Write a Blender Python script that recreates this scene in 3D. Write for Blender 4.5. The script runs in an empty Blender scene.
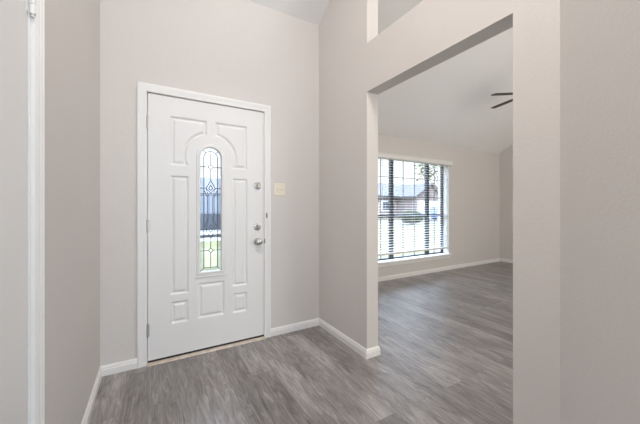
import bpy, bmesh, math, random
from mathutils import Vector, Matrix
random.seed(7)
S = bpy.context.scene
COL = S.collection
PI = math.pi
R = math.radians

# ------------------------------------------------------------------ camera
cam_d = bpy.data.cameras.new('camera'); cam = bpy.data.objects.new('camera', cam_d); COL.objects.link(cam)
cam_d.sensor_width = 36.0; cam_d.sensor_fit = 'HORIZONTAL'
cam_d.lens = 289.35 / 640 * 36
cam_d.shift_y = -4.5 / 640
cam_d.clip_start = 0.05; cam_d.clip_end = 400
cam.location = (0, 0, 1.1806); cam.rotation_euler = (R(90), 0, -R(30.17))
S.camera = cam

# ------------------------------------------------------------------ colour management
S.view_settings.view_transform = 'Standard'
S.view_settings.look = 'None'
S.view_settings.exposure = 0.04
S.view_settings.gamma = 1.0
S.view_settings.use_curve_mapping = False
S.cycles.max_bounces = 10; S.cycles.diffuse_bounces = 6; S.cycles.transparent_max_bounces = 16
S.cycles.sample_clamp_indirect = 4.0

# ------------------------------------------------------------------ sky and sun
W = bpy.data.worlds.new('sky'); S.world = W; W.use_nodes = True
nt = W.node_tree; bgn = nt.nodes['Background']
tc = nt.nodes.new('ShaderNodeTexCoord'); sep = nt.nodes.new('ShaderNodeSeparateXYZ'); rp = nt.nodes.new('ShaderNodeValToRGB')
nt.links.new(tc.outputs['Generated'], sep.inputs[0]); nt.links.new(sep.outputs['Z'], rp.inputs[0])
SKY_LOW, SKY_HIGH = (1.6, 1.65, 1.7), (9.2, 11.1, 14.4)     # hazy at the horizon; upper sky boosted to light the room and floor sheen
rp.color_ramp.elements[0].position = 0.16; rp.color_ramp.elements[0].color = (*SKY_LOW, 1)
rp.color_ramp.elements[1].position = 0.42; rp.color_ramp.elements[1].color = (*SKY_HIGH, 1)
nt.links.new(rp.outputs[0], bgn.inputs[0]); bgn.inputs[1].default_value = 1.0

def light(name, kind, loc, rot, energy, color=(1, 1, 1), size=(1, 1), spread=None):
    d = bpy.data.lights.new(name, kind); o = bpy.data.objects.new(name, d); COL.objects.link(o)
    d.energy = energy; d.color = color
    if kind == 'AREA':
        d.shape = 'RECTANGLE'; d.size, d.size_y = size
        if spread: d.spread = spread
    o.location = loc; o.rotation_euler = rot
    return o
sun = light('sun', 'SUN', (0, -10, 20), (R(42), 0, R(-25)), 1.6, (1.0, 0.95, 0.86)); sun.data.angle = R(1.0)
# added fill light from behind the camera; no window is modelled there
light('rear_fill', 'AREA', (0.3, -3.3, 1.7), (R(90), 0, 0), 84, (0.66, 0.84, 1.0), (2.2, 2.4))
# unseen overhead fill added for the foyer, high under the vault
light('foyer_fill', 'AREA', (0.45, 0.1, 3.9), (0, 0, 0), 52, (1.0, 0.935, 0.89), (0.9, 0.9))
# added fill light for the front room, out of view behind the partition
light('front_room_fill', 'AREA', (4.0, -1.3, 1.9), (R(90), 0, 0), 78, (1.0, 0.965, 0.90), (3.0, 1.8))

# ------------------------------------------------------------------ mesh helpers
class MB:
    def __init__(s): s.v = []; s.f = []
    def add(s, vs, fs):
        n = len(s.v); s.v += [tuple(v) for v in vs]; s.f += [tuple(i + n for i in f) for f in fs]; return s
    def box(s, x0, x1, y0, y1, z0, z1):
        return s.add([(x0,y0,z0),(x1,y0,z0),(x1,y1,z0),(x0,y1,z0),(x0,y0,z1),(x1,y0,z1),(x1,y1,z1),(x0,y1,z1)],
                     [(0,3,2,1),(4,5,6,7),(0,1,5,4),(1,2,6,5),(2,3,7,6),(3,0,4,7)])
    def prism(s, pts, axis, a, b):
        """polygon pts (2D, ccw) extruded along axis between a and b"""
        def P(p, t): return {'x': (t, p[0], p[1]), 'y': (p[0], t, p[1]), 'z': (p[0], p[1], t)}[axis]
        n = len(pts); vs = [P(p, a) for p in pts] + [P(p, b) for p in pts]
        fs = [tuple(range(n))[::-1], tuple(range(n, 2 * n))] + [(i, (i+1) % n, n + (i+1) % n, n + i) for i in range(n)]
        return s.add(vs, fs)
    def lathe(s, prof, n=24, M=None):
        """prof: list of (r, h); revolved about local z"""
        M = M or Matrix(); vs = []; fs = []
        for r, h in prof:
            for k in range(n):
                a = 2 * PI * k / n; vs.append(M @ Vector((r * math.cos(a), r * math.sin(a), h)))
        m = len(prof)
        for i in range(m - 1):
            for k in range(n):
                k2 = (k + 1) % n; fs.append((i*n+k, i*n+k2, (i+1)*n+k2, (i+1)*n+k))
        fs.append(tuple(range(n))[::-1]); fs.append(tuple((m-1)*n + k for k in range(n)))
        return s.add(vs, fs)
    def tube(s, a, b, r, r2=None, n=8):
        a = Vector(a); b = Vector(b); d = b - a
        M = Matrix.Translation(a) @ d.to_track_quat('Z', 'Y').to_matrix().to_4x4()
        return s.lathe([(r, 0), (r2 if r2 is not None else r, d.length)], n, M)
    def sweep(s, prof, path, up, closed=False):
        """prof: (out, side) pairs; path: 3D points in a plane whose normal is `up`.
        out goes along `up`, side goes to the left of travel (up x dir). Mitred."""
        up = Vector(up).normalized(); P = [Vector(p) for p in path]; n = len(P); rings = []
        for i in range(n):
            dirs = []
            if i > 0 or closed: dirs.append((P[i] - P[i-1]).normalized())
            if i < n - 1 or closed: dirs.append((P[(i+1) % n] - P[i]).normalized())
            sides = [up.cross(d) for d in dirs]
            m = sum(sides, Vector()) / len(sides); m = m / m.length_squared
            rings.append([P[i] + up * o + m * w for o, w in prof])
        k = len(prof); vs = [v for r in rings for v in r]; fs = []
        for i in range(n - 1 if not closed else n):
            j = (i + 1) % n
            for a in range(k):
                b = (a + 1) % k; fs.append((i*k+a, i*k+b, j*k+b, j*k+a))
        if not closed: fs += [tuple(range(k))[::-1], tuple((n-1)*k + a for a in range(k))]
        return s.add(vs, fs)
    def build(s, name, mat, parent=None, smooth=False, bevel=0, loc=None):
        me = bpy.data.meshes.new(name); me.from_pydata(s.v, [], s.f)
        bm = bmesh.new(); bm.from_mesh(me); bmesh.ops.recalc_face_normals(bm, faces=bm.faces)
        bm.to_mesh(me); bm.free()
        o = bpy.data.objects.new(name, me); COL.objects.link(o); me.materials.append(mat)
        if parent is not None: o.parent = parent
        if loc: o.location = loc
        if smooth:
            for p in me.polygons: p.use_smooth = True
            me.set_sharp_from_angle(angle=R(40))
        if bevel:
            b = o.modifiers.new('bevel', 'BEVEL'); b.width = bevel; b.segments = 2; b.limit_method = 'ANGLE'; b.angle_limit = R(40)
        return o

def structure(o): o['kind'] = 'structure'; return o
def tag(o, label, cat, group=None):
    o['label'] = label; o['category'] = cat
    if group: o['group'] = group
    return o
def empty(name, loc=(0, 0, 0), rz=0):
    o = bpy.data.objects.new(name, None); COL.objects.link(o); o.location = loc; o.rotation_euler = (0, 0, rz); o.empty_display_size = .1
    return o

# ------------------------------------------------------------------ materials
def mat(name, col, rough=.5, metal=0, spec=.5, bump=None):
    m = bpy.data.materials.new(name); m.use_nodes = True; n = m.node_tree; b = n.nodes['Principled BSDF']
    b.inputs['Base Color'].default_value = (*col, 1); b.inputs['Roughness'].default_value = rough
    b.inputs['Metallic'].default_value = metal; b.inputs['Specular IOR Level'].default_value = spec
    if bump:
        sc, st, dist = bump
        t = n.nodes.new('ShaderNodeTexCoord'); q = n.nodes.new('ShaderNodeTexNoise'); k = n.nodes.new('ShaderNodeBump')
        q.inputs['Scale'].default_value = sc; q.inputs['Detail'].default_value = 3; q.inputs['Roughness'].default_value = .55
        k.inputs['Strength'].default_value = st; k.inputs['Distance'].default_value = dist
        n.links.new(t.outputs['Object'], q.inputs['Vector']); n.links.new(q.outputs['Fac'], k.inputs['Height']); n.links.new(k.outputs[0], b.inputs['Normal'])
    return m
def mottled(name, c1, c2, scale, rough=.8, stretch=(1, 1, 1), bump=0.0, detail=4):
    m = mat(name, c1, rough, spec=.25); n = m.node_tree; b = n.nodes['Principled BSDF']
    t = n.nodes.new('ShaderNodeTexCoord'); mp = n.nodes.new('ShaderNodeMapping'); q = n.nodes.new('ShaderNodeTexNoise'); r = n.nodes.new('ShaderNodeValToRGB')
    mp.inputs['Scale'].default_value = stretch; q.inputs['Scale'].default_value = scale; q.inputs['Detail'].default_value = detail
    r.color_ramp.elements[0].position = .35; r.color_ramp.elements[0].color = (*c1, 1)
    r.color_ramp.elements[1].position = .65; r.color_ramp.elements[1].color = (*c2, 1)
    n.links.new(t.outputs['Object'], mp.inputs[0]); n.links.new(mp.outputs[0], q.inputs['Vector']); n.links.new(q.outputs['Fac'], r.inputs[0]); n.links.new(r.outputs[0], b.inputs['Base Color'])
    if bump:
        k = n.nodes.new('ShaderNodeBump'); k.inputs['Strength'].default_value = bump; k.inputs['Distance'].default_value = .02
        n.links.new(q.outputs['Fac'], k.inputs['Height']); n.links.new(k.outputs[0], b.inputs['Normal'])
    return m
def brick(name, c1, c2, mortar, w, h, vec='XZ', rough=.85):
    m = mat(name, c1, rough, spec=.2); n = m.node_tree; b = n.nodes['Principled BSDF']
    t = n.nodes.new('ShaderNodeTexCoord'); sp = n.nodes.new('ShaderNodeSeparateXYZ'); cb = n.nodes.new('ShaderNodeCombineXYZ'); ad = n.nodes.new('ShaderNodeMath'); ad.operation = 'ADD'
    br = n.nodes.new('ShaderNodeTexBrick')
    n.links.new(t.outputs['Object'], sp.inputs[0]); n.links.new(sp.outputs['X'], ad.inputs[0]); n.links.new(sp.outputs['Y'], ad.inputs[1])
    n.links.new(ad.outputs[0], cb.inputs[0]); n.links.new(sp.outputs['Z'], cb.inputs[1]); n.links.new(cb.outputs[0], br.inputs[0])
    br.inputs['Color1'].default_value = (*c1, 1); br.inputs['Color2'].default_value = (*c2, 1); br.inputs['Mortar'].default_value = (*mortar, 1)
    br.inputs['Scale'].default_value = 1; br.inputs['Brick Width'].default_value = w; br.inputs['Row Height'].default_value = h; br.inputs['Mortar Size'].default_value = h * .12
    n.links.new(br.outputs[0], b.inputs['Base Color'])
    return m
def glass(name, tint=(1, 1, 1), gloss=.06, rough=.02):
    m = bpy.data.materials.new(name); m.use_nodes = True; n = m.node_tree; n.nodes.remove(n.nodes['Principled BSDF'])
    out = n.nodes['Material Output']; tr = n.nodes.new('ShaderNodeBsdfTransparent'); gl = n.nodes.new('ShaderNodeBsdfGlossy'); mx = n.nodes.new('ShaderNodeMixShader')
    tr.inputs[0].default_value = (*tint, 1); gl.inputs['Roughness'].default_value = rough; mx.inputs[0].default_value = gloss
    n.links.new(tr.outputs[0], mx.inputs[1]); n.links.new(gl.outputs[0], mx.inputs[2]); n.links.new(mx.outputs[0], out.inputs[0])
    return m

M_wall = mat('greige_wall_paint', (.68, .652, .628), .75, spec=.25, bump=(95, .26, .004))
M_ceil = mat('white_ceiling_paint', (.87, .865, .86), .85, spec=.2, bump=(60, .3, .004))
M_trim = mat('white_semigloss_trim', (.83, .825, .815), .38, bump=(40, .04, .001))
M_door = mat('white_door_paint', (.80, .80, .80), .42, bump=(70, .05, .001))
M_nickel = mat('brushed_nickel', (.52, .50, .47), .28, metal=1)
M_hinge = mat('dull_steel_hinge', (.60, .59, .57), .4, metal=1)
M_black = mat('black_metal', (.02, .02, .02), .4)
M_lead = mat('lead_came', (.09, .09, .10), .4, metal=.7)
M_cream = mat('cream_plastic', (.78, .73, .60), .35)
M_bronze = mat('dark_bronze_aluminium', (.045, .05, .06), .4, metal=.3)
M_blind = mat('white_faux_wood', (.84, .83, .81), .4)
M_blade = mottled('dark_walnut_blade', (.05, .04, .032), (.085, .065, .05), 14, .45, (1, 8, 1))
M_thresh = mottled('painted_threshold', (.66, .60, .53), (.55, .46, .38), 20, .6)
M_glass = glass('clear_window_glass', (.97, .98, .98), .05)
M_gclear = glass('clear_bevelled_glass', (.97, .98, .99), .06, .05)
M_gband = glass('seedy_border_glass', (.60, .63, .64), .12, .2)

def floor_material():
    m = mat('grey_oak_vinyl_plank', (.2, .18, .17), .38, spec=.65); n = m.node_tree; b = n.nodes['Principled BSDF']; L = n.links.new
    t = n.nodes.new('ShaderNodeTexCoord'); sp = n.nodes.new('ShaderNodeSeparateXYZ'); cb = n.nodes.new('ShaderNodeCombineXYZ'); br = n.nodes.new('ShaderNodeTexBrick')
    L(t.outputs['Object'], sp.inputs[0]); L(sp.outputs['Y'], cb.inputs[0]); L(sp.outputs['X'], cb.inputs[1]); L(cb.outputs[0], br.inputs[0])
    br.offset = .37; br.inputs['Scale'].default_value = 1; br.inputs['Brick Width'].default_value = 1.22; br.inputs['Row Height'].default_value = .152
    br.inputs['Mortar Size'].default_value = .0011; br.inputs['Mortar Smooth'].default_value = .3
    br.inputs['Color1'].default_value = (0, 0, 0, 1); br.inputs['Color2'].default_value = (1, 1, 1, 1); br.inputs['Mortar'].default_value = (.5, .5, .5, 1)
    # shift the grain from plank to plank
    off = n.nodes.new('ShaderNodeVectorMath'); off.operation = 'SCALE'; off.inputs['Scale'].default_value = 7.3; L(br.outputs['Color'], off.inputs[0])
    ad = n.nodes.new('ShaderNodeVectorMath'); ad.operation = 'ADD'; L(t.outputs['Object'], ad.inputs[0]); L(off.outputs[0], ad.inputs[1])
    def noise(scale, stretch, detail=5, dist=0, rough=.6):
        mp = n.nodes.new('ShaderNodeMapping'); mp.inputs['Scale'].default_value = stretch; L(ad.outputs[0], mp.inputs[0])
        q = n.nodes.new('ShaderNodeTexNoise'); q.inputs['Scale'].default_value = scale; q.inputs['Detail'].default_value = detail
        q.inputs['Distortion'].default_value = dist; q.inputs['Roughness'].default_value = rough; L(mp.outputs[0], q.inputs['Vector']); return q.outputs['Fac']
    def math_(op, a, c, cl=False):
        q = n.nodes.new('ShaderNodeMath'); q.operation = op; q.use_clamp = cl
        for i, x in enumerate((a, c)):
            if isinstance(x, (int, float)): q.inputs[i].default_value = x
            else: L(x, q.inputs[i])
        return q.outputs[0]
    g1 = noise(7, (4.2, .55, 1), 6, 1.6, .68)       # cathedral grain
    g2 = noise(60, (2.6, .07, 1), 4, .3, .6)        # fine streaks
    g3 = noise(2.2, (1.6, .6, 1), 3, .4, .5)       # broad tone
    tone = math_('ADD', math_('MULTIPLY', g1, .62), math_('ADD', math_('MULTIPLY', g2, .24), math_('MULTIPLY', g3, .32)))
    tone = math_('ADD', tone, math_('MULTIPLY', br.outputs['Color'], .10))
    rp = n.nodes.new('ShaderNodeValToRGB'); L(tone, rp.inputs[0]); e = rp.color_ramp.elements
    e[0].position = .44; e[0].color = (.088, .080, .077, 1); e[1].position = .80; e[1].color = (.43, .405, .395, 1)
    k = e.new(.57); k.color = (.187, .171, .165, 1); k = e.new(.67); k.color = (.273, .253, .245, 1)
    # knots
    kn = noise(6.5, (1.6, .75, 1), 3, .8, .6); kr = n.nodes.new('ShaderNodeValToRGB'); L(kn, kr.inputs[0])
    kr.color_ramp.elements[0].position = .20; kr.color_ramp.elements[0].color = (.40, .38, .37, 1); kr.color_ramp.elements[1].position = .37; kr.color_ramp.elements[1].color = (1, 1, 1, 1)
    mx = n.nodes.new('ShaderNodeMix'); mx.data_type = 'RGBA'; mx.blend_type = 'MULTIPLY'; mx.inputs[0].default_value = 1
    L(rp.outputs[0], mx.inputs[6]); L(kr.outputs[0], mx.inputs[7])
    mm = n.nodes.new('ShaderNodeMix'); mm.data_type = 'RGBA'; L(math_('MULTIPLY', br.outputs['Fac'], .55), mm.inputs[0]); L(mx.outputs[2], mm.inputs[6]); mm.inputs[7].default_value = (.05, .045, .04, 1)
    L(mm.outputs[2], b.inputs['Base Color'])
    L(math_('ADD', math_('MULTIPLY', g2, .14), .27), b.inputs['Roughness'])
    bp = n.nodes.new('ShaderNodeBump'); bp.inputs['Strength'].default_value = .25; bp.inputs['Distance'].default_value = .002; L(g2, bp.inputs['Height']); L(bp.outputs[0], b.inputs['Normal'])
    return m
M_floor = floor_material()

# ------------------------------------------------------------------ key measures
XL = -.3132; XR = 1.457; XR2 = 1.5716; YW = 2.524; YD = 2.529
Y1 = 1.776; Y2 = .715; HZ = 2.089; CZ = 2.4665
YF = 3.52; XF = 6.62; SL = .65; ZF = 2.36       # front room: window wall, side wall, roof slope
SX0 = -.0279; SX1 = .8865; DTOP = 2.045
YB = -3.5
def zc(y): return ZF + SL * (YF - y) if y > .55 else ZF + SL * (YF - .55)
ZTOP = zc(0)

# floor
structure(MB().box(-.5, 6.8, YB - .2, YF + .02, -.12, 0).build('floor', M_floor))
# ceiling: one roof slope over foyer and front room, level behind the ridge
c = MB()
c.prism([(YF + .25, zc(YF + .25)), (.55, ZTOP), (YB - .2, ZTOP), (YB - .2, ZTOP + .15), (.55, ZTOP + .15), (YF + .25, zc(YF + .25) + .15)], 'x', -.6, 6.85)
structure(c.build('ceiling', M_ceil))

# entry wall with the front door
HX0, HX1, HT = SX0 - .02, SX1 + .02, DTOP + .02
w = MB()
w.box(XL - .15, HX0, YW, YW + .16, 0, 3.05).box(HX1, XR, YW, YW + .16, 0, 3.05).box(HX0, HX1, YW, YW + .16, HT, 3.05)
structure(w.build('wall_front', M_wall))
# left wall with its closet door
LY0, LY1 = .395, 1.187
w = MB()
w.box(XL - .12, XL, LY1, YW, 0, 4.4).box(XL - .12, XL, YB, LY0, 0, 4.4).box(XL - .12, XL, LY0, LY1, 2.05, 4.4)
structure(w.build('wall_left', M_wall))
# partition between foyer and front room: cased opening and the clerestory above it
w = MB()
w.box(XR, XR2, Y1, YF, 0, 4.4)
w.box(XR, XR2, Y2, Y1, HZ, CZ)
w.box(XR, XR2, Y2, Y1, 3.35, 4.4)
w.box(XR, XR2, .535, Y2, 0, 4.4)
structure(w.build('wall_partition', M_wall))
# angled return of the partition beside the camera
w = MB()
w.prism([(XR, .535), (XR2, .535), (1.07, .035), (1.07, YB), (.957, YB), (.957, .035)], 'z', 0, 4.4)
structure(w.build('wall_right', M_wall))
# front room walls
WX0, WX1, WZ0, WZ1 = 3.08, 4.88, .30, 2.03
w = MB()
w.box(XR2, WX0, YF, YF + .24, 0, 2.5).box(WX1, XF + .15, YF, YF + .24, 0, 2.5).box(WX0, WX1, YF, YF + .24, 0, WZ0).box(WX0, WX1, YF, YF + .24, WZ1, 2.5)
structure(w.build('wall_window', M_wall))
structure(MB().box(XF, XF + .15, -1.6, YF, 0, 4.4).build('wall_side', M_wall))
structure(MB().box(1.07, XF + .15, -1.75, -1.6, 0, 4.4).build('wall_back', M_wall))
structure(MB().box(XL - .12, 1.07, YB - .15, YB, 0, 4.4).build('wall_rear', M_wall))

# ------------------------------------------------------------------ baseboards
BH, BT = .070, .014
bprof = [(0, 0), (0, BT), (BH * .62, BT), (BH * .70, BT * .72), (BH * .80, BT * .78), (BH * .93, BT * .42), (BH, BT * .25), (BH, 0)]
def baseboard(name, path):  # travel with the room on the left
    structure(MB().sweep(bprof, [(x, y, 0) for x, y in path], (0, 0, 1)).build(name, M_trim))
baseboard('baseboard_front', [(-.091, YW), (XL, YW), (XL, 1.243)])
baseboard('baseboard_partition', [(XR2, YF), (XR2, Y1), (XR, Y1), (XR, YW), (.939, YW)][::1])
baseboard('baseboard_right', [(.957, YB), (.957, .035), (XR, .535), (XR, Y2), (XR2, Y2), (XR2, .535)])
baseboard('baseboard_window', [(XF, -1.6), (XF, YF), (XR2 + .015, YF)])
baseboard('baseboard_left', [(XL, LY0 - .07), (XL, YB)])

# ------------------------------------------------------------------ front door
d1 = structure(empty('door_1', (SX0, YD, 0)))     # children are built in door coordinates: x across, z up, y=0 front face
DW, DZ0 = SX1 - SX0, .027
cxg, czg, rg, gz0 = .452, 1.592, .087, .650       # arched light
pan = [('r', .152, .421, 1.512, 1.893, True), ('r', .484, .755, 1.512, 1.893, True),
       ('r', .152, .283, .500, 1.430, False), ('r', .626, .757, .500, 1.430, False),
       ('r', .154, .281, .274, .443, False), ('r', .628, .755, .271, .438, False), ('r', .352, .560, .277, .563, False)]
def sd_panel(p, x, z):
    _, x0, x1, z0, z1, arc = p
    dx = max(x0 - x, x - x1); dz = max(z0 - z, z - z1)
    d = max(dx, dz)
    if arc: d = max(d, .187 - math.hypot(x - cxg, z - czg))
    return -d
def prof_h(d):       # relief: cove down, flat, raised field; positive = into the door
    if d <= 0: return 0
    if d < .010: t = d / .010; return .011 * (t * t * (3 - 2 * t))
    if d < .016: return .011
    if d < .034: t = (d - .016) / .018; return .011 - .010 * (t * t * (3 - 2 * t))
    return .001
def in_light(x, z, g=0):
    if z < gz0 - g: return False
    if z > czg: return math.hypot(x - cxg, z - czg) < rg + g
    return abs(x - cxg) < rg + g
step = .004; nx = round(DW / step); nz = round((DTOP - .003 - DZ0) / step)
vs = []; fs = []
for j in range(nz + 1):
    z = DZ0 + (DTOP - .003 - DZ0) * j / nz
    for i in range(nx + 1):
        x = .003 + (DW - .006) * i / nx; h = 0
        for p in pan:
            d = sd_panel(p, x, z)
            if d > 0: h = prof_h(d)
        vs.append((x, h, z))
for j in range(nz):
    for i in range(nx):
        a = j * (nx + 1) + i; x = vs[a][0] + step / 2; z = vs[a][2] + step / 2
        if not in_light(x, z, .004): fs.append((a, a + 1, a + nx + 2, a + nx + 1))
dm = MB(); dm.add(vs, fs)
# edges and back of the slab (with the light left open)
T = .044; x0, x1, z0, z1 = .003, DW - .003, DZ0, DTOP - .003
dm.add([(x0,0,z0),(x0,T,z0),(x0,T,z1),(x0,0,z1)], [(0,1,2,3)]).add([(x1,0,z0),(x1,T,z0),(x1,T,z1),(x1,0,z1)], [(0,1,2,3)])
dm.add([(x0,0,z1),(x0,T,z1),(x1,T,z1),(x1,0,z1)], [(0,1,2,3)]).add([(x0,0,z0),(x0,T,z0),(x1,T,z0),(x1,0,z0)], [(0,1,2,3)])
dm.box(x0, cxg - rg - .004, T - .002, T, z0, z1).box(cxg + rg + .004, x1, T - .002, T, z0, z1)
dm.box(cxg - rg - .004, cxg + rg + .004, T - .002, T, z0, gz0 - .004).box(cxg - rg - .004, cxg + rg + .004, T - .002, T, czg + rg + .004, z1)
slab = dm.build('door_slab', M_door, d1)
for p in slab.data.polygons: p.use_smooth = True
slab.data.set_sharp_from_angle(angle=R(50))
# moulding round the light
def light_path(g, y, n=28, zb=None):
    zb = gz0 - g if zb is None else zb
    pts = [(cxg - rg - g, y, zb), (cxg + rg + g, y, zb)]
    for k in range(n + 1):
        a = PI * k / n; pts.append((cxg + (rg + g) * math.cos(a), y, czg + (rg + g) * math.sin(a)))
    return pts
lm = MB().sweep([(-.030, .004), (-.030, -.004), (.004, -.004), (.009, .000), (.010, .006), (.006, .012), (.007, .018), (.003, .025), (-.001, .027), (-.001, .004)],
                light_path(0, 0)[::-1], (0, -1, 0), closed=True)
lf = lm.build('glass_moulding', M_door, slab, smooth=True)
MB().box(cxg - rg - .034, cxg + rg + .034, -.010, 0, gz0 - .040, gz0 - .027).build('moulding_ledge', M_door, slab, bevel=.003)
# glass: clear centre and seedy border band
gi = .034
inner = [(cxg - rg + gi, .012, gz0 + gi), (cxg + rg - gi, .012, gz0 + gi)]
outer = [(cxg - rg, .012, gz0), (cxg + rg, .012, gz0)]
for k in range(29):
    a = PI * k / 28
    inner.append((cxg + (rg - gi) * math.cos(a), .012, czg + (rg - gi) * math.sin(a))); outer.append((cxg + rg * math.cos(a), .012, czg + rg * math.sin(a)))
g = MB().add(inner + [(x, .016, z) for x, y, z in inner], [tuple(range(31)), tuple(range(31, 62))])
g.build('clear_glass', M_gclear, slab)
n_ = len(inner); g = MB().add(inner + outer, [(i, (i+1) % n_, n_ + (i+1) % n_, n_ + i) for i in range(n_)]); g.build('border_glass', M_gband, slab)
# lead came
lc = MB()
def came(a, b, r=.0030):
    lc.tube((a[0], .010, a[1]), (b[0], .010, b[1]), r, n=6)
def chain(pts, r=.0030, close=False):
    for a, b in zip(pts, pts[1:] + ([pts[0]] if close else [])): came(a, b, r)
chain([(p[0], p[2]) for p in inner], .0032, True)
chain([(p[0], p[2]) for p in outer], .0042, True)
xl_, xr_, xi, xj = cxg - rg, cxg + rg, cxg - rg + gi, cxg + rg - gi
for a in (45, 135): ca, sa = math.cos(R(a)), math.sin(R(a)); came((cxg + rg*ca, czg + rg*sa), (cxg + (rg-gi)*ca, czg + (rg-gi)*sa))
came((xl_, gz0), (xi, gz0 + gi)); came((xr_, gz0), (xj, gz0 + gi))
for zz, dd in ((1.516, .020), (.824, .020)):
    came((xl_, zz), (cxg - dd, zz)); came((cxg + dd, zz), (xr_, zz)); chain([(cxg - dd, zz), (cxg, zz + dd), (cxg + dd, zz), (cxg, zz - dd)], close=True)
came((cxg, czg + rg - gi), (cxg, 1.536)); came((cxg, 1.496), (cxg, 1.405)); came((cxg, .845), (cxg, .925)); came((cxg, .804), (cxg, gz0 + gi))
for s, zt, zm, zb in ((1, 1.405, 1.340, 1.300), (-1, .925, .997, 1.040)):
    chain([(cxg, zt), (cxg + .036, zm), (cxg, zb), (cxg - .036, zm)], close=True)
    chain([(cxg, zm + .026*s), (cxg + .016, zm), (cxg, zm - .018*s), (cxg - .016, zm)], close=True)
    came((xl_, zm), (cxg - .036, zm)); came((cxg + .036, zm), (xr_, zm))
for q in (-1, 1): chain([(xi if q < 0 else xj, 1.325), (cxg + q*.026, 1.270), (cxg + q*.026, 1.068), (xi if q < 0 else xj, 1.013)])
for q in (-1, 1): chain([(cxg + q*.036, 1.335), (cxg + q*.014, 1.265), (cxg + q*.014, 1.075), (cxg + q*.036, 1.002)],   .0020)
lc.build('lead_came', M_lead, slab, smooth=True)
# door furniture
def knob(name, x, z, prof, label=None):
    M = Matrix.Translation((x, 0, z)) @ Matrix.Rotation(R(90), 4, 'X')
    o = MB().lathe(prof, 28, M).build(name, M_nickel, d1, smooth=True); return o
rose = [(.0, 0), (.033, 0), (.033, .004), (.030, .009), (.022, .011)]
dbp = rose + [(.021, .013), (.019, .016), (.0, .017)]
for z in (1.376, 1.008):
    b = knob('deadbolt', .846, z, dbp)
    M = MB().box(.846 - .0045, .846 + .0045, -.036, -.012, z - .016, z + .016).build('thumb_turn', M_nickel, b, bevel=.003)
knob('door_knob', .848, .877, [(.0, 0), (.033, 0), (.033, .004), (.029, .010), (.014, .012), (.012, .026), (.018, .031), (.027, .040), (.0295, .050), (.027, .059), (.018, .064), (.0, .065)])
for z in (1.823, 1.040, .255):
    h = MB()
    for k in range(5): h.tube((.0, -.005, z - .046 + k*.0186), (.0, -.005, z - .046 + k*.0186 + .0172), .0062, n=12)
    h.tube((0, -.005, z - .052), (0, -.005, z + .052), .0045, n=10)
    h.box(.0, .014, -.0015, .0005, z - .045, z + .045)
    h.build('hinge', M_hinge, d1, smooth=True)
# frame: jamb, stop, casing
j = MB()
j.box(-.0195, -.0015, -.005, .155, 0, DTOP + .0195).box(DW + .0015, DW + .0195, -.005, .155, 0, DTOP + .0195).box(-.0015, DW + .0015, -.005, .155, DTOP + .0015, DTOP + .0195)
j.box(-.0015, .012, T + .002, T + .03, 0, DTOP).box(DW - .012, DW + .0015, T + .002, T + .03, 0, DTOP).box(.012, DW - .012, T + .002, T + .03, DTOP - .012, DTOP)
j.build('door_jamb', M_trim, d1)
cas = [(0, 0), (.009, 0), (.012, .006), (.011, .016), (.014, .030), (.018, .042), (.019, .053), (.016, .058), (0, .058)]
cl, cr, ct = -.0069, DW - .0, DTOP + .004
cm = MB().sweep([(o, s_) for o, s_ in cas], [(cl - .0, -.005, 0), (cl, -.005, ct), (cr - .006, -.005, ct), (cr - .006, -.005, 0)], (0, -1, 0))
cm.build('door_casing', M_trim, d1, smooth=True)
MB().prism([(-.034, 0), (-.026, .008), (-.004, .011), (.10, .011), (.15, .004), (.15, 0)], 'x', -.0015, DW + .0015).build('threshold', M_thresh, d1)
MB().box(.004, DW - .004, .002, .040, .0112, .0268).build('gap_shade_strip', M_black, d1)  # black strip standing in for the shade in the gap under the slab
MB().box(.9085, .9145, -.0185, -.010, .858, .899).build('latch_strike', M_black, d1)
MB().box(.925, .9325, -.0235, -.012, 1.086, 1.130).build('latch_strike', M_black, d1)

# ------------------------------------------------------------------ closet door in the left wall
d2 = structure(empty('door_2', (XL, LY1, 0)))      # local: y runs back towards the camera (negative), x=0 wall face
lw = LY1 - LY0
s2 = MB().box(-.042, -.004, -lw + .012, -.012, .012, 2.03).build('door_slab', M_door, d2, bevel=.002)
jm = MB().box(-.12, 0, -.009, -.0, 0, 2.049).box(-.12, 0, -lw, -lw + .009, 0, 2.049).box(-.12, 0, -lw + .009, -.009, 2.037, 2.049)
jm.box(-.056, -.043, -.022, -.009, 0, 2.037)
jm.build('door_jamb', M_trim, d2)
cas2 = [(0, 0), (.010, 0), (.013, .004), (.009, .011), (.014, .015), (.0125, .028), (.0165, .032), (.0155, .043), (.0195, .047), (.018, .055), (.015, .058), (0, .058)]
cm = MB().sweep(cas2, [(0, -lw + .004, 0), (0, -lw + .004, 2.043), (0, -.004, 2.043), (0, -.004, 0)], (1, 0, 0))
cm.build('door_casing', M_trim, d2, smooth=True)
for z in (1.803, .24):
    h = MB()
    for k in range(3): h.tube((.006, -.0095, z - .045 + k * .0303), (.006, -.0095, z - .045 + k * .0303 + .0285), .0068, n=14)
    h.tube((.006, -.0095, z - .054), (.006, -.0095, z + .054), .0045, n=10)
    h.box(-.0041, -.0028, -.026, -.012, z - .045, z + .045)
    h.build('hinge', M_trim, d2, smooth=True)
knob_m = Matrix.Translation((-.004, -lw + .07, .92)) @ Matrix.Rotation(R(90), 4, 'Y')
MB().lathe([(.0, 0), (.033, 0), (.033, .004), (.029, .010), (.014, .012), (.012, .026), (.018, .031), (.027, .040), (.0295, .050), (.027, .059), (.018, .064), (.0, .065)], 24, knob_m).build('door_knob', M_nickel, d2, smooth=True)

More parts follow.
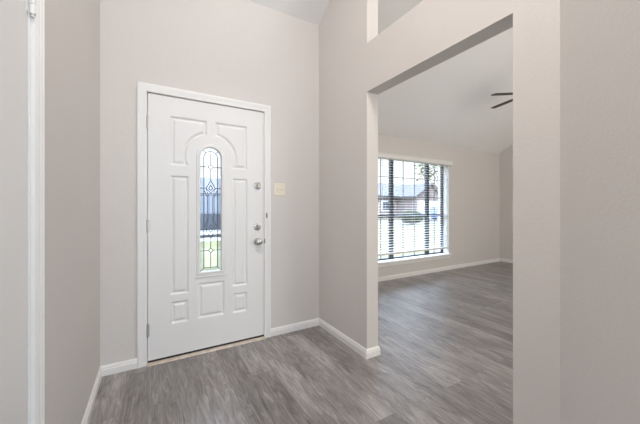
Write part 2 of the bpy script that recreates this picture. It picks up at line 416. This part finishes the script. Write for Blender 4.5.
# ------------------------------------------------------------------ light switch
sw = tag(empty('light_switch', (1.0295, YW, 1.3485)), 'cream two-gang toggle light switch on the wall right of the front door', 'light switch')
MB().box(-.0575, .0575, -.006, 0, -.057, .057).build('cover_plate', M_cream, sw, bevel=.003)
for q in (-.023, .023):
    t = MB().prism([(-.006, -.013), (-.006, .013), (-.011, .010), (-.012, .002)], 'x', q - .006, q + .006).build('toggle', M_cream, sw, bevel=.001)
    for zz in (.030, -.030): MB().tube((q, -.006, zz), (q, -.0072, zz), .003, n=10).build('screw', M_cream, sw)

# ------------------------------------------------------------------ front room window
w1 = structure(empty('window_1', (0, YF, 0)))
ya, yb = .125, .165
f = MB()
f.box(WX0, WX0 + .035, ya, yb, WZ0, WZ1).box(WX1 - .035, WX1, ya, yb, WZ0, WZ1)
for mx in (3.53, 4.43): f.box(mx - .034, mx + .034, ya - .01, yb, WZ0, WZ1)
units = [(WX0 + .035, 3.496), (3.564, 4.396), (4.464, WX1 - .035)]
for a, b in units:
    f.box(a, b, ya, yb, WZ0, WZ0 + .028).box(a, b, ya, yb, WZ1 - .03, WZ1)
f.build('window_frame', M_bronze, w1)
sr = MB()
for a, b in units: sr.box(a, b, ya - .004, yb - .004, 1.015, 1.057)
sr.build('meeting_rail', M_bronze, w1)
g = MB()
for a, b in units: g.box(a, b, ya + .020, ya + .024, WZ0 + .028, WZ1 - .03)
g.build('window_glass', M_glass, w1)
q = MB()
M_grille = mat('grey_window_grille', (.16, .17, .19), .45)
for (a, b), xs in zip(units, ([3.295], [3.815, 4.10], [4.635])):
    for x in xs: q.box(x - .008, x + .008, ya + .010, ya + .0195, WZ0 + .028, 1.015).box(x - .008, x + .008, ya + .010, ya + .0195, 1.057, WZ1 - .03)
    for z in (1.70, 1.363, .677): q.box(a, b, ya + .011, ya + .0190, z - .008, z + .008)
q.build('window_grille', M_grille, w1)
MB().box(WX0 - .05, WX1 + .05, -.038, .0, WZ0 - .022, WZ0 + .004).box(WX0, WX1, 0, ya, WZ0 - .01, WZ0 + .004).box(WX0 - .035, WX1 + .035, -.016, 0, WZ0 - .075, WZ0 - .022).build('window_sill', M_trim, w1, bevel=.003)
rv = MB().box(WX1 - .004, WX1, 0.001, ya, WZ0 + .004, WZ1).box(WX0, WX0 + .004, 0.001, ya, WZ0 + .004, WZ1).box(WX0 + .004, WX1 - .004, 0.001, ya, WZ1 - .004, WZ1)
rv.build('window_reveal', M_trim, w1)

# blind
bl = tag(empty('venetian_blind', (0, YF + .055, 0)), 'wide white slatted blind hanging open in front of the front room window', 'blind')
v = MB(); v.box(WX0 - .045, WX1 + .045, -.105, -.057, 1.975, 2.048).box(WX0 - .045, WX1 + .045, -.112, -.057, 2.040, 2.050); v.build('valance', M_blind, bl, bevel=.003)
MB().box(WX0 + .012, WX1 - .012, -.025, .025, 1.975, 2.02).build('headrail', M_blind, bl)
s = MB(); z = .468; pitch = .0436
while z < 1.96:
    a = R(3); cw = .0245
    s.prism([(-cw * math.cos(a), z - cw * math.sin(a)), (0, z - .0005), (cw * math.cos(a), z + cw * math.sin(a)), (cw * math.cos(a), z + cw * math.sin(a) + .0028), (0, z + .0032), (-cw * math.cos(a), z - cw * math.sin(a) + .0028)], 'x', WX0 + .012, WX1 - .012)
    z += pitch
s.build('slats', M_blind, bl)
MB().box(WX0 + .012, WX1 - .012, -.026, .026, .400, .432).build('bottom_rail', M_blind, bl, bevel=.003)
cd = MB()
for x in (3.30, 3.98, 4.66):
    for y in (-.0268, .0268): cd.tube((x, y, .42), (x, y, 1.98), .0011, n=5)
cd.build('ladder_cord', M_blind, bl)
MB().tube((WX0 + .14, -.040, 1.97), (WX0 + .14, -.042, 1.15), .004, n=8).build('tilt_wand', M_blind, bl)

# ------------------------------------------------------------------ ceiling fan
FC = (4.392, 1.95, 2.718)
zt = zc(FC[1])
fan = tag(empty('ceiling_fan', FC), 'dark five-blade ceiling fan hanging from the sloped ceiling of the front room', 'ceiling fan')
MB().lathe([(.0, -.05), (.06, -.045), (.10, -.02), (.105, .03), (.09, .06), (.05, .075), (.02, .085)], 32).build('motor_housing', M_blade, fan, smooth=True)
MB().tube((0, 0, .08), (0, 0, zt - FC[2] - .03), .0125, n=14).build('downrod', M_bronze, fan)
MB().lathe([(.03, 0), (.065, .04), (.07, .10)], 24, Matrix.Translation((0, 0, zt - FC[2] - .075))).build('mounting_canopy', M_bronze, fan, smooth=True)
FR = .528; FA0 = R(0)
def blade(a):
    Mz = Matrix.Rotation(a, 4, 'Z') @ Matrix.Rotation(R(4), 4, 'Y') @ Matrix.Rotation(R(-5), 4, 'X')
    out = [(.17, -.040), (.30, -.050), (.44, -.050), (.505, -.046), (FR, -.035), (FR, .035), (.505, .046), (.44, .050), (.30, .050), (.17, .040)]
    n = len(out); vs = [Mz @ Vector((x, y, -.003)) for x, y in out] + [Mz @ Vector((x, y, .004)) for x, y in out]
    b = MB().add(vs, [tuple(range(n))[::-1], tuple(range(n, 2*n))] + [(i, (i+1) % n, n + (i+1) % n, n + i) for i in range(n)]).build('blade', M_blade, fan)
    ir = [(.085, -.018), (.20, -.03), (.235, 0), (.20, .03), (.085, .018)]; n = len(ir)
    vs = [Mz @ Vector((x, y, .0042)) for x, y in ir] + [Mz @ Vector((x, y, .009)) for x, y in ir]
    MB().add(vs, [tuple(range(n))[::-1], tuple(range(n, 2*n))] + [(i, (i+1) % n, n + (i+1) % n, n + i) for i in range(n)]).build('blade_bracket', M_bronze, b)
for k in range(5): blade(R(83.3) + k * 2 * PI / 5)

# ------------------------------------------------------------------ outdoors
GZ = -.16
M_lawn = mottled('sunlit_lawn', (.085, .085, .034), (.125, .116, .062), .6, .9, detail=8)
M_conc = mottled('pale_concrete', (.30, .29, .27), (.36, .35, .33), 2, .9)
M_asph = mottled('grey_asphalt', (.09, .09, .09), (.12, .12, .12), 3, .9)
M_brickp = brick('pink_brown_brick', (.13, .092, .082), (.16, .12, .105), (.18, .17, .16), .22, .075)
M_roof = mottled('weathered_grey_shingle', (.065, .065, .07), (.095, .092, .096), 6, .9, (1, 1, 4))
M_sid = mat('blue_grey_siding', (.13, .145, .165), .7)
M_leaf = mottled('green_leaf', (.035, .055, .022), (.06, .085, .035), 3, .7)
M_leaf2 = mottled('pale_green_leaf', (.09, .11, .06), (.14, .15, .10), 3, .7)
M_bark = mottled('grey_brown_bark', (.20, .15, .11), (.33, .27, .21), 8, .9, (4, 4, 1))
M_blue = mat('light_blue_car_paint', (.10, .18, .34), .3); M_navy = mat('dark_slate_car_paint', (.03, .037, .05), .3)
M_tyre = mat('black_rubber', (.02, .02, .02), .8); M_cglass = mat('dark_car_glass', (.05, .06, .07), .1); M_hub = mat('alloy_wheel', (.55, .55, .57), .3, metal=.8)
gnd = structure(MB().box(-60, 90, YF + .24, 16.5, GZ - .2, GZ).box(-60, 90, 24.5, 110, GZ - .2, GZ).build('lawn', M_lawn))
structure(MB().box(-60, 90, 16.5, 24.5, GZ - .25, GZ - .06).build('street', M_asph))
structure(MB().box(-.8, XR, YW + .16, YF + .24, GZ - .2, -.03).build('porch_floor', M_conc))
structure(MB().box(-1.5, 3.6, 12.2, 16.5, GZ - .15, GZ + .012).box(-.7, .3, YF + .24, 12.2, GZ - .15, GZ + .012).build('driveway', M_conc))
structure(MB().box(-.8, -.43, YW + .16, YF + .24, -.03, 2.3).build('wall_porch', M_brickp))

def house(x, y, w_, dp, label, wallm, h=2.7, rh=2.0, gx=None):
    """ridge along x with a front-facing gable wing"""
    o = tag(empty('house', (x, y, GZ)), label, 'house')
    MB().box(-w_/2, w_/2, 0, dp, 0, h).prism([(-.0, h), (dp, h), (dp/2, h + rh * .98)], 'x', -w_/2, w_/2).build('wall', wallm, o)
    t = .15
    r = MB().prism([(-.5, h - .1), (dp/2, h + rh), (dp + .5, h - .1), (dp + .5, h + t), (dp/2, h + rh + t + .1), (-.5, h + t)], 'x', -w_/2 - .4, w_/2 + .4)
    r.build('roof', M_roof, o)
    gw = 5.4; g0 = gx if gx is not None else w_/2 - gw - .8
    MB().box(g0, g0 + gw, -3, -.01, 0, h).prism([(g0, h), (g0 + gw, h), (g0 + gw/2, h + 1.55)], 'y', -3, -.3).build('garage_wing', wallm, o)
    MB().prism([(g0 - .4, h - .15), (g0 + gw/2, h + 1.6), (g0 + gw + .4, h - .15), (g0 + gw + .4, h + .05), (g0 + gw/2, h + 1.82), (g0 - .4, h + .05)], 'y', -3.4, dp/2).build('gable_roof', M_roof, o)
    gd = MB().box(g0 + .4, g0 + gw - .4, -3.05, -3.001, 0, 2.15)
    for k in range(4): gd.box(g0 + .5, g0 + gw - .5, -3.07, -3.05, .08 + k*.52, .5 + k*.52)
    gd.build('garage_door', M_trim, o)
    for wx in (g0 - 2.2, g0 - 5.0) if g0 - 6 > -w_/2 else (g0 + gw + 1.5, g0 + gw + 4.2):
        f = MB().box(wx - .7, wx + .7, -.06, -.001, .9, 2.2).build('window', M_trim, o)
        MB().box(wx - .6, wx + .6, -.075, -.0605, 1.0, 2.1).build('pane', M_cglass, f)
    MB().box(g0 - 3.9, g0 - 3.0, -.05, -.001, 0, 2.1).build('front_door', M_bark, o) if g0 - 6 > -w_/2 else None
    return o
house(28, 28, 17, 9, 'pinkish brick house with grey gabled roof across the street beyond the front room window', M_brickp, gx=.2)
house(6.5, 33, 15, 9, 'dark grey sided house across the street seen through the front door glass', M_sid, gx=1.6)

def car(name, loc, rz, paint, label, L=4.6, Wd=1.82, H=1.45, suv=False):
    o = tag(empty(name, loc, rz), label, 'car')
    a = L/2
    if suv: low = [(-a, .35), (a, .35), (a, .75), (a - .1, 1.02), (a - 1.25, 1.12), (-a + .05, 1.14), (-a, .8)]; top = [(a - 1.3, 1.10), (a - 1.95, H), (-a + .45, H), (-a + .08, 1.12)]
    else: low = [(-a, .32), (a, .32), (a, .62), (a - .15, .82), (a - 1.2, .92), (-a + .9, .95), (-a + .05, .88), (-a, .6)]; top = [(a - 1.25, .90), (a - 2.0, H), (-a + 1.35, H), (-a + .6, .93)]
    MB().prism(low, 'y', -Wd/2, Wd/2).build('car_body', paint, o, bevel=.07)
    k = .17; n = len(top); base = min(p[1] for p in top)
    def inset(p): return Wd/2 - .06 - k * (p[1] - base) / (H - base)
    vs = [(p[0], -inset(p), p[1]) for p in top] + [(p[0], inset(p), p[1]) for p in top]
    MB().add(vs, [tuple(range(n)), tuple(range(n, 2*n))] + [(i, (i+1) % n, n + (i+1) % n, n + i) for i in range(n)]).build('cabin_glass', M_cglass, o)
    xr0, xr1 = top[2][0], top[1][0]; yy = inset(top[1])
    MB().box(xr0 - .02, xr1 + .02, -yy - .01, yy + .01, H - .01, H + .04).build('car_roof', paint, o, bevel=.02)
    for sx in (-1, 1):
        for sy in (-1, 1):
            cxw = sx * (a - .85); y0 = sy * (Wd/2 - .20); y1 = sy * (Wd/2 + .01)
            wh = MB().tube((cxw, y0, .33), (cxw, y1, .33), .33, n=24).build('wheel', M_tyre, o)
            MB().tube((cxw, y1, .33), (cxw, y1 + sy * .012, .33), .2, n=16).build('hubcap', M_hub, wh)
    for sy in (-1, 1):
        e = sorted((sy * (Wd/2 - .45), sy * (Wd/2 - .1))); MB().box(a - .02, a + .015, e[0], e[1], .62, .75).build('headlight', M_hub, o)
    return o
car('car', (26.5, 21.2, GZ - .06), 0, M_blue, 'light blue car parked on the street outside the front room window')
car('suv', (2.1, 14.2, GZ + .012), R(8), M_navy, 'dark slate suv parked on the driveway seen through the front door glass', 4.9, 1.95, 1.85, True)

def leaves(mb, c, rad, n, size, flat=1.0):
    for _ in range(n):
        while True:
            p = Vector((random.uniform(-1, 1), random.uniform(-1, 1), random.uniform(-1, 1)))
            if .35 < p.length < 1: break
        p = Vector((p.x * rad[0], p.y * rad[1], p.z * rad[2])) + Vector(c)
        q = Matrix.Rotation(random.uniform(0, 6.28), 3, 'Z') @ Matrix.Rotation(random.uniform(-1.3, 1.3), 3, 'X'); s_ = size * random.uniform(.6, 1.3)
        mb.add([p + q @ Vector(v_) * s_ for v_ in ((-1, 0, 0), (0, -.45, .12), (1, 0, 0), (0, .45, .12))], [(0, 1, 2, 3)])
def tree(name, x, y, h, cr, label, lm=None, n=1400, size=.16):
    o = tag(empty(name, (x, y, GZ)), label, 'tree', None)
    t = MB(); t.tube((0, 0, -.05), (.05, 0, h * .45), .20, .13, 10)
    f = MB()
    for k in range(9):
        a = k * 2.4; rr = cr * (.35 + .45 * ((k * 37) % 10) / 10); zz = h * (.55 + .35 * ((k * 53) % 10) / 10)
        e = (rr * math.cos(a), rr * math.sin(a), zz)
        t.tube((.05, 0, h * (.32 + .012 * k)), e, .06, .02, 6)
        leaves(f, e, (cr * .42, cr * .42, h * .13), n // 9, size)
    t.build('trunk', M_bark, o, smooth=True); f.build('foliage', lm or M_leaf, o)
def bush(x, y, r, h, label, group=None):
    o = tag(empty('bush', (x, y, GZ)), label, 'bush', group)
    st = MB()
    for k in range(5): st.tube((0, 0, 0), (r * .5 * math.cos(k * 1.26), r * .5 * math.sin(k * 1.26), h * .7), .02, .008, 5)
    st.build('stem', M_bark, o)
    f = MB(); leaves(f, (0, 0, h * .55), (r, r, h * .5), 2600, .085); f.build('foliage', M_leaf, o)
tree('tree', 20.3, 15.2, 6.5, 2.3, 'pale leafed young tree on the lawn to the right in the front room window', M_leaf2, 900)
tree('tree', 44.0, 27.0, 8.5, 3.2, 'tall green tree beside the pinkish brick house', M_leaf, 1500, .22)
tree('tree', -4.0, 29.5, 8.0, 3.0, 'green tree left of the dark grey sided house', M_leaf, 1500, .22)
bush(17.2, 15.6, .85, 1.05, 'round dark green bush at the edge of the lawn outside the window')
